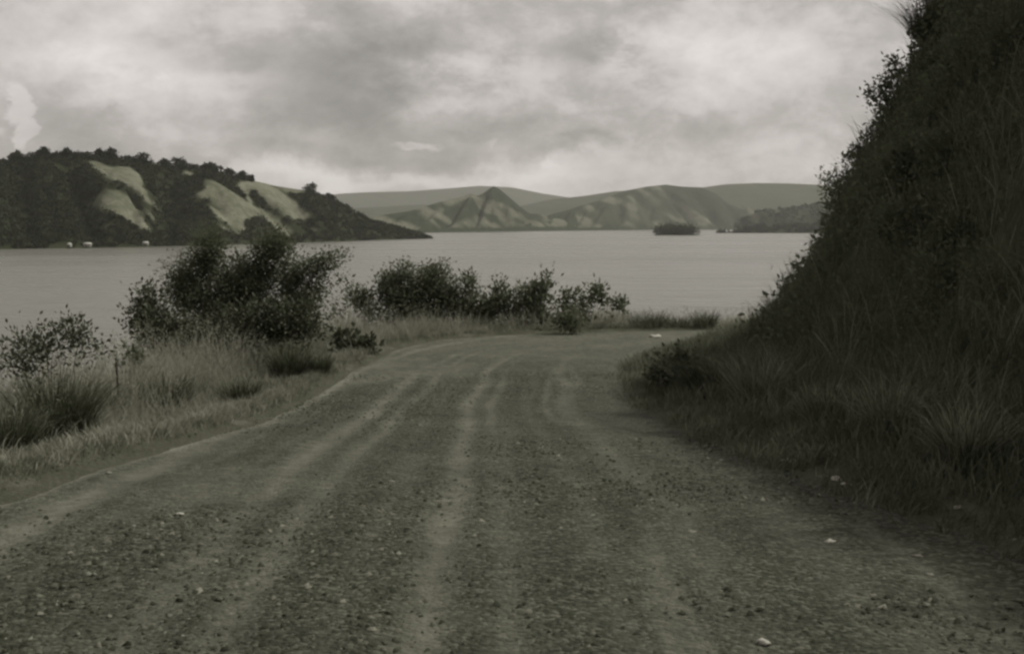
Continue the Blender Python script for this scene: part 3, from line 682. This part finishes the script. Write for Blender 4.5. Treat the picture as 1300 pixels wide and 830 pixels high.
bush('roadside_shrub', 'spreading shrub with long stems leaning to the right at the bend', 'shrub', ground_at(672, Ym),
     [L3(672, 385, Ym, 24, 20, 2), L3(688, 368, Ym, 13, 14, .7), L3(696, 356, Ym, 5, 8, .15), L3(664, 372, Ym, 8, 12, .3), L3(680, 402, Ym, 26, 12, 1)], (.11, .45), 'dark_leaf', 9, .016, 100, 22, .1, up=.6)
bush('roadside_shrub', 'low shrub with arching stems over pale grass at the bend', 'shrub', ground_at(745, Ym),
     [L3(725, 378, Ym, 22, 9, .8), L3(757, 376, Ym, 14, 14, .7), L3(760, 368, Ym, 6, 7, .2), L3(780, 388, Ym, 14, 7, .5), L3(790, 386, Ym, 6, 6, .15), L3(735, 392, Ym, 30, 12, .8)], (.11, .5), 'dark_leaf', 9, .016, 70, 18, .09)
bush('roadside_shrub', 'low rounded dark plant at the road edge below the arching shrub', 'shrub', ground_at(722, 29.9) , [L3(722, 407, 30.3, 24, 13, 1)], (.09, .5), 'dark_leaf', 5, .012, 42, 22, .09)
bush('roadside_shrub', 'low broad-leaved plant where the pale grass meets the bend', 'shrub', G(450, 460), [L3(452, 443, 25.2, 26, 13, 1), L3(436, 428, 25.6, 12, 8, .3)], (.12, .7), 'mid_leaf', 6, .012, 40, 16, .09, tintb=-.2)

for (u, v, hp, wp, n, lab) in [(72, 562, 96, 90, 900, 'largest dark grass clump at the verge below the broad-leaved shrub'), (12, 580, 70, 60, 600, 'dark grass clump beside the largest clump, on its side away from the stake'),
        (128, 540, 60, 60, 420, 'loose grass clump between the largest clump and the wooden stake'), (210, 527, 62, 52, 520, 'dense dark grass clump standing alone before tall pale grass past the stake'), (250, 505, 40, 36, 260, 'small faint grass clump in pale grass between two dense clumps'),
        (306, 512, 38, 44, 420, 'low squat dark grass clump right at the lake-side road edge'), (366, 478, 52, 48, 460, 'tall dense grass clump below the foot of the largest bush'), (405, 472, 30, 30, 300, 'small grass clump between a tall dense clump and the broad-leaved plant')]:
    g0 = G(u, v); k = g0[1]/F
    tuft(lab, g0, hp*k*1.15, wp*k*1.25, n, group='dark clumps along the lake-side road edge')
for (u, v, hp, wp, n, lab) in [(824, 417, 20, 40, 420, 'wide dark grass clump alone on the outer road edge past the shrubs'), (895, 416, 18, 26, 300, 'small dark grass clump on the outer road edge near the bank foot'),
                               (860, 418, 13, 30, 200, 'thin low grass clump between two dark clumps on the outer edge')]:
    g0 = ground_at(u, 31.9); k = g0[1]/F
    tuft(lab, g0, hp*k*1.5, wp*k*1.6, n, lean=.5)

def scatter_grass(name, label, pts, hgt_, mat, width=.009, tb=.55, lean=.3):
    n = len(pts); x, y = pts[:, 0], pts[:, 1]
    P = np.stack([x, y, terrain(x, y) - .02], 1)
    cl = fbm(x*.9, y*.9, 3); cl2 = fbm(x*3+7, y*3, 2)
    H = hgt_*(.55+.7*rng.random(n))*np.clip(1 + .6*cl, .3, 1.6)
    tt = np.clip(tb + .45*cl2 + .3*cl + rng.normal(0, .14, n), 0, 1)
    az = fbm(x*1.2+3, y*1.2, 2)*4 + rng.normal(size=n)*1.6
    V_, T_, t_ = blades(P, H, width*(.6+.8*rng.random(n)), lean*1.3*rng.random(n), .1+.65*rng.random(n)**1.6, tt, az)
    o = mesh_tri(name, V_, T_, M[mat], None, t_); tag(o, label, 'grass', kind='stuff'); return o
# tall pale grass on the lake side, in clumps
n0 = 270000
x = rng.uniform(-11.5, 9, n0); y = rng.uniform(4.5, 35, n0)
dL, dR, ins, rt = side(x, y)
cl = fbm(x*.8, y*.8, 3) + .5*fbm(x*2.5, y*2.5, 2)
keep = (~ins) & (~rt) & (dL > np.where((y > 26) & (x > -3.5), .3, .75) + .5*fbm(x*1.3, y*1.3, 2)) & (dL < 6.2) & (rng.random(n0) < np.clip(.62 + .8*cl, .08, 1))
pts = np.stack([x, y], 1)[keep]; dk = dL[keep]
hh_ = np.where((pts[:, 1] > 26) & (pts[:, 0] > -3.5), .55, .22 + .62*sstep(.8, 2.2, dk))*np.where(pts[:, 0] > 3.2, .5, 1)*np.where(pts[:, 1] < 12, .8, 1)
scatter_grass('dry_grass', 'pale tall dry grass along the lake side of the road', pts, hh_, 'dry_grass', .0075, .92)
# feathery seed heads rising over the dry grass
sel = np.where((dk > 1.2) & (rng.random(len(dk)) < .05))[0]; q = pts[sel]; nq = len(q)
base_ = np.stack([q[:, 0], q[:, 1], terrain(q[:, 0], q[:, 1]) + hh_[sel]*(.75 + .55*rng.random(nq))], 1)
rep = 9; lean_ = np.repeat(rng.normal(size=(nq, 2))*.35, rep, 0); tpos = np.tile(np.linspace(0, 1, rep), nq)
PP = np.repeat(base_, rep, 0); PP[:, :2] += lean_*tpos[:, None]*.3; PP[:, 2] += tpos*.2; PP += rng.normal(size=PP.shape)*.012
V_, T_, t_ = leaves(PP, .07, .012, .9, np.clip(rng.normal(.85, .12, len(PP)), 0, 1))
o = mesh_tri('grass_plumes', V_, T_, M['dry_grass'], None, t_); tag(o, 'feathery pale seed heads over the tall dry grass', 'grass', kind='stuff')
# short turf creeping over the lake-side shoulder
def edge_points(E, n, lo, hi, sgn, ymin=3.2, xmax=9):
    ok = np.where((E[:-1, 1] > ymin) & (E[:-1, 0] < xmax))[0]; seg = E[ok+1]-E[ok]; ln_ = np.linalg.norm(seg, axis=1)
    q = rng.choice(len(ok), n, p=ln_/ln_.sum()); tt_ = rng.random(n)[:, None]; sg = seg[q]/ln_[q][:, None]
    p_ = E[ok][q] + seg[q]*tt_ + np.stack([-sg[:, 1], sg[:, 0]], 1)*sgn*(lo + (hi-lo)*rng.random(n))[:, None]
    return p_[:, 0], p_[:, 1]
n0 = 80000
x, y = edge_points(Ls, n0, 0, 1.7, 1); dL, dR, ins, rt = side(x, y)
sdl = np.where(ins, -dL, dL); keep = (~rt) & (rng.random(n0) < np.clip(.65 + 1.3*fbm(x*1.2, y*1.2, 3), .12, 1)*sstep(.0, .22, sdl))
scatter_grass('short_turf', 'short worn turf on the lake-side road shoulder', np.stack([x, y], 1)[keep], .15, 'dry_grass', .010, .62, .6)

# ------------------------------------------------------------------ the bank on the right
n0 = 60000
x, y = edge_points(Rs, n0, -.45, 1.5, -1); dL, dR, ins, rt = side(x, y)
sdr = np.where(ins, -dR, dR); keep = (rt | (ins & (dR < .45))) & (dR < 1.5) & (rng.random(n0) < np.clip(.45 + 1.2*fbm(x*1.2, y*1.2, 3), 0, 1)*sstep(-.45, .15, sdr))
scatter_grass('bank_turf', 'short ragged turf along the inner road edge', np.stack([x, y], 1)[keep], .2, 'green_grass', .009, .55, .5)
n0 = 230000
x = rng.uniform(1.5, 13, n0); y = rng.uniform(3.5, 30, n0); dL, dR, ins, rt = side(x, y)
cl = fbm(x*.9+20, y*.9, 3) + .5*fbm(x*2.8, y*2.8, 2)
dens = np.where(dR < 2.6, 1., np.where(dR < 5.5, .55, .3))
keep = rt & (dR > .25 + .35*fbm(x*1.4, y*1.4, 2)) & (dR < 8.5) & (rng.random(n0) < np.clip(.6+.9*cl, .06, 1)*dens)
pts = np.stack([x, y], 1)[keep]; dk = dR[keep]
scatter_grass('bank_grass', 'tall shaded grass covering the foot of the steep bank', pts, np.clip(.14 + .28*dk, 0, .8)*np.where(pts[:, 1] > 19, .75, 1), 'green_grass', .010, .5)
# creepers and low scrub over the steep face
n0 = 26000
x = rng.uniform(2, 14, n0); y = rng.uniform(3.5, 29.5, n0); dL, dR, ins, rt = side(x, y)
cl = fbm(x*.7+5, y*.7, 3)
keep = rt & (dR > 2.2) & (dR < 8.5) & (rng.random(n0) < np.clip(.5+1.1*cl, .1, 1))
P = np.stack([x, y, terrain(x, y)], 1)[keep]
k_ = 14; P = np.repeat(P, k_, 0); P = P + rng.normal(size=P.shape)*[.13, .13, .16] + [-.05, 0, .04]
Ls_ = np.clip(.028 + .0032*P[:, 1], .03, .10)*(.5+rng.random(len(P)))
V_, T_, t_ = leaves(P, Ls_, Ls_*.55, .1, np.clip(rng.normal(.42, .22, len(P)), 0, 1))
o = mesh_tri('bank_creeper', V_, T_, M['dark_leaf'], None, t_); tag(o, 'dark leafy creepers matted over the steep bank face', 'creeper', kind='stuff')

def skyline(v, side_u=(880, 1299)):
    """leftmost photo column where the bank is hit at row v"""
    lo, hi = side_u
    for u in np.arange(lo, hi, 4):
        p_ = hit(u, v, 34)
        if p_ is not None: return u, p_
    return hi, at(hi, v, 20)
def bank_bush(v, lab, lobes, leaf=(.10, .5), cl=40, mat='dark_leaf', name='bank_shrub', stems=6, per=14):
    u0, b0 = skyline(v); Yq = b0[1] + .05
    b0 = b0 + np.array([.05, 0, -.08])
    bush(name, lab, 'shrub', b0, [L3(u0+du, v+dv, Yq, ru, rv, w_) for du, dv, ru, rv, w_ in lobes], leaf, mat, stems, .014, cl, per, .07)
bank_bush(245, 'feathery shrub jutting from the bank over the water', [(-10, -10, 20, 22, 2), (-26, -14, 10, 12, .5), (6, 0, 18, 24, 2), (-18, 8, 12, 12, .6)], (.07, .4), 90)
bank_bush(125, 'wispy open shrub overhanging the upper edge of the bank', [(-18, -12, 14, 10, .8), (-28, -2, 9, 7, .5), (-16, 16, 8, 12, .5), (-24, 36, 7, 9, .5), (-6, -36, 9, 14, .6), (-34, 50, 8, 6, .3), (-6, 4, 12, 20, .6)], (.075, .5), 80)
bank_bush(190, 'thin twiggy shrub low on the bank edge under the wispy one', [(-18, 0, 12, 7, .6), (-26, 10, 8, 5, .4), (-2, 6, 12, 12, .8)], (.07, .5), 36)
u0, b0 = skyline(40)
tuft('spiky grass clump leaning out from the highest visible bank edge', b0 + [0, 0, -.1], 1.0, .9, 500, 'tuft_grass', lean=.7)
u0, b0 = skyline(8)
tuft('grass clump on the bank edge above the spiky leaning one', b0 + [0, 0, -.1], .9, .8, 400, 'tuft_grass', lean=.6)
# separate shrubs bulging out of the shaded face
for i in range(20):
    for _ in range(30):
        u_, v_ = rng.uniform(985, 1290), rng.uniform(20, 430); pb = hit(u_, v_, 34)
        if pb is not None and pb[1] < 27 and pdist(Rsub, pb[:1], pb[1:2])[0] > 2.6: break
    k = pb[1]/F; sz = rng.uniform(.28, .6); c = pb + np.array([-.12, -.1, .15])
    bush('bank_shrub', 'dark leafy shrub bulging from the shaded bank face', 'shrub', pb + [.1, 0, -.1], [(c, (sz*.7, sz*.7, sz*.6), 2), (c + [-.1, rng.normal()*.3, sz*.5], (sz*.4, sz*.4, sz*.5), 1), (c + [.1, rng.normal()*.4, -sz*.3], (sz*.5, sz*.5, sz*.4), 1)],
         (rng.choice([.05, .07, .09])*min(1, pb[1]/15), .5), ['dark_leaf', 'mid_leaf', 'dark_leaf'][i % 3], 4, .01, 34, 20, .08, group='shrubs on the shaded bank face', tintb=rng.uniform(-.25, .15))
# inside corner of the bend
gq = G(852, 490); bush('corner_weed', 'small pale leafy weed at the inner corner of the bend', 'weed', gq, [L3(852, 468, gq[1], 30, 16, 2), L3(838, 478, gq[1], 20, 12, 1), L3(868, 458, gq[1], 14, 10, .6)], (.085, .55), 'mid_leaf', 8, .01, 60, 14, .08)
gq = G(905, 503); tuft('dark drooping grass clump at the inner corner of the bend', gq, .75, .95, 900, 'tuft_grass', lean=.6, width=.008, tb=.5)
gq = G(962, 520); tuft('pale upright grass clump behind the inner corner of the bend', gq, .95, .7, 420, 'dry_grass', lean=.35, tb=.45)
for (u, v, hp, wp, n, lab) in [(1045, 545, 80, 56, 320, 'loose grass clump at the bank foot beyond the pale stones'), (1130, 560, 100, 60, 320, 'tall grass clump at the shaded bank foot'), (1225, 600, 120, 70, 380, 'tallest loose grass clump against the dark bank foot')]:
    gq = G(u, v); k = gq[1]/F; tuft(lab, gq, hp*k, wp*k, n, 'green_grass', lean=.3, tb=.7)

# ------------------------------------------------------------------ stones, gravel, stake
def rock_mesh(r, flat=.5, sub=1):
    import bmesh
    bm = bmesh.new(); bmesh.ops.create_icosphere(bm, subdivisions=sub, radius=1)
    Vr = np.array([v.co[:] for v in bm.verts]); Tr = np.array([[v.index for v in f.verts] for f in bm.faces]); bm.free()
    Vr = Vr*(1 + .32*rng.normal(size=(len(Vr), 1)).clip(-1, 1))*np.array([1, .75, flat])
    an = rng.random()*6.28; c, s = math.cos(an), math.sin(an)
    Vr = Vr @ np.array([[c, -s, 0], [s, c, 0], [0, 0, 1]])
    return Vr*r, Tr
SL = 'pale angular stone lying along the inner road edge'
stones = [(832, 428, 11, 'pale flat slab lying on the far side of the bend', 'pale_stone', None), (925, 504, 10, 'largest pale block in the dark grass at the inner corner', 'pale_stone', None),
    (1054, 684, 12, 'flat pale stone on the shaded part of the road', 'pale_stone', None), (970, 811, 14, 'pale broken stone on the gravel by the wide clear patch', 'pale_stone', None), (878, 672, 9, 'small pale stone on the open gravel', 'grey_stone', None),
    (1005, 587, 7, SL, 'pale_stone', 1), (1062, 610, 7, SL, 'pale_stone', 1), (1075, 617, 6, SL, 'pale_stone', 1), (1045, 606, 5, SL, 'grey_stone', 1), (992, 586, 5, SL, 'grey_stone', 1), (990, 536, 5, SL, 'pale_stone', 1), (1215, 646, 7, SL, 'grey_stone', 1),
    (1165, 702, 11, SL, 'grey_stone', 1), (1180, 726, 9, SL, 'grey_stone', 1), (1100, 612, 5, SL, 'grey_stone', 1),
    (228, 652, 8, 'pale curled chip of stone on the dark loose gravel', 'pale_stone', None), (138, 597, 8, 'light flat stone on the lake-side wheel track', 'grey_stone', None), (497, 612, 6, 'light pebble between the middle wheel tracks', 'grey_stone', None)]
for (u, v, px, lab, mt, grp) in stones:
    g0 = G(u, v); on_road = inside(road_poly, g0[:1], g0[1:2])[0]
    if on_road:      # on the gravel: meet the road surface, not the ground under it
        d_ = ray(u, v); yy = np.linspace(3.5, 40, 4000); zz = ZC + d_[2]*yy/d_[1]; q_ = np.argmax(zz < zprof(yy) + .02)
        g0 = np.array([d_[0]*yy[q_]/d_[1], yy[q_], 0.])
        g0[2] = zr.ravel()[np.argmin((PX - g0[0])**2 + (PY - g0[1])**2)]
    r = px*g0[1]/F*(.72 if on_road else 1.15); Vr, Tr = rock_mesh(r, .36, 2)
    o = mesh_tri('stone', Vr + g0 + [0, 0, r*(.06 if on_road else .3)], Tr, M[mt], origin=g0); tag(o, lab, 'stone', 'stones along the inner road edge' if grp else None)
# loose gravel over the road
def gravel(name, n, ymax, r0, r1, mat, label, pw):
    y = 3.6 + (ymax-3.6)*rng.random(n)**pw; x = rng.uniform(-4, 4.2, n)
    xl = np.interp(y, Ls[:, 1][:100], Ls[:, 0][:100])
    dL, dR, ins, rt = side(x, y); tk_ = np.zeros(n)
    keep = (ins | (np.minimum(dL, dR) < .5)) & (rng.random(n) < np.clip(.55 + 1.0*fbm(x*1.1, y*.6, 3), .1, 1)); x, y = x[keep], y[keep]
    # compare with the wheel tracks: fewer stones there
    ii = np.searchsorted(PY[:, nw//2][:560], y).clip(0, 559); jj = np.array([np.argmin(np.abs(PX[i]-q)) for i, q in zip(ii, x)])
    keep = rng.random(len(x)) > trk[ii, jj]*.85; x, y, ii, jj = x[keep], y[keep], ii[keep], jj[keep]
    inn = inside(road_poly, x, y); z = np.where(inn, zr[ii, jj], terrain(x, y))
    base = np.array([(1, 0, 0), (-.5, .87, 0), (-.5, -.87, 0), (.3, .3, .8), (-.4, .1, .7)], float)
    Tb = np.array([(0, 1, 3), (1, 4, 3), (1, 2, 4), (2, 0, 3), (2, 3, 4)])
    m_ = len(x); r = r0 + (r1-r0)*rng.random(m_)**2.5; an = rng.random(m_)*6.28
    Vb = np.repeat(base[None], m_, 0) + rng.normal(size=(m_, 5, 3))*.18
    c, s = np.cos(an)[:, None], np.sin(an)[:, None]
    Vx = (Vb[..., 0]*c - Vb[..., 1]*s)*r[:, None]; Vy = (Vb[..., 0]*s + Vb[..., 1]*c)*r[:, None]
    Vv = np.stack([Vx + x[:, None], Vy + y[:, None], Vb[..., 2]*r[:, None]*.8 + z[:, None] - .1*r[:, None]], -1)
    T_ = (np.arange(m_)[:, None, None]*5 + Tb[None]).reshape(-1, 3)
    tn = np.repeat(np.clip(rng.normal(.45, .24, m_), 0, 1), 5)
    o = mesh_tri(name, Vv.reshape(-1, 3), T_, mat, None, tn); tag(o, label, 'gravel', kind='stuff')
M['gravel'] = foliage_mat('gravel_stone', [(0, (.020, .022, .013)), (.6, (.056, .059, .041)), (1, (.18, .18, .14))], 0.0, .9, .15)
gravel('loose_gravel', 75000, 22, .006, .026, M['gravel'], 'loose dark gravel strewn between the wheel tracks', 1.7)
# stake in the grass
g0 = ground_at(146, 15.5); top = at(147, 455, 15.5)
tv, tt = tube([g0 - [0, 0, .1], (g0*.5+top*.5) + [.012, 0, 0], top], .022, .015, 6)
o = mesh_tri('wooden_stake', tv, tt, M['stake_wood'], origin=g0); tag(o, 'thin dark wooden stake upright in the pale grass', 'stake')

# ------------------------------------------------------------------ haze over the lake
Vb = np.array([(x, y, z) for x in (-13500, 13500) for y in (-3000, 14500) for z in (-26, 520)], float)
Tb = np.array([(0, 1, 3, 2), (4, 6, 7, 5), (0, 4, 5, 1), (2, 3, 7, 6), (0, 2, 6, 4), (1, 5, 7, 3)])
m, t, out = mat_new('haze_air')
pv = t.new('ShaderNodeVolumePrincipled'); pv.inputs['Color'].default_value = (.90, .90, .84, 1); pv.inputs['Density'].default_value = 4.2e-5; pv.inputs['Anisotropy'].default_value = .2
t.l.new(pv.outputs[0], out.inputs['Volume'])
o = mesh_tri('haze', Vb, Tb, m); tag(o, 'thin pale haze over the lake and far hills', 'haze', kind='stuff')
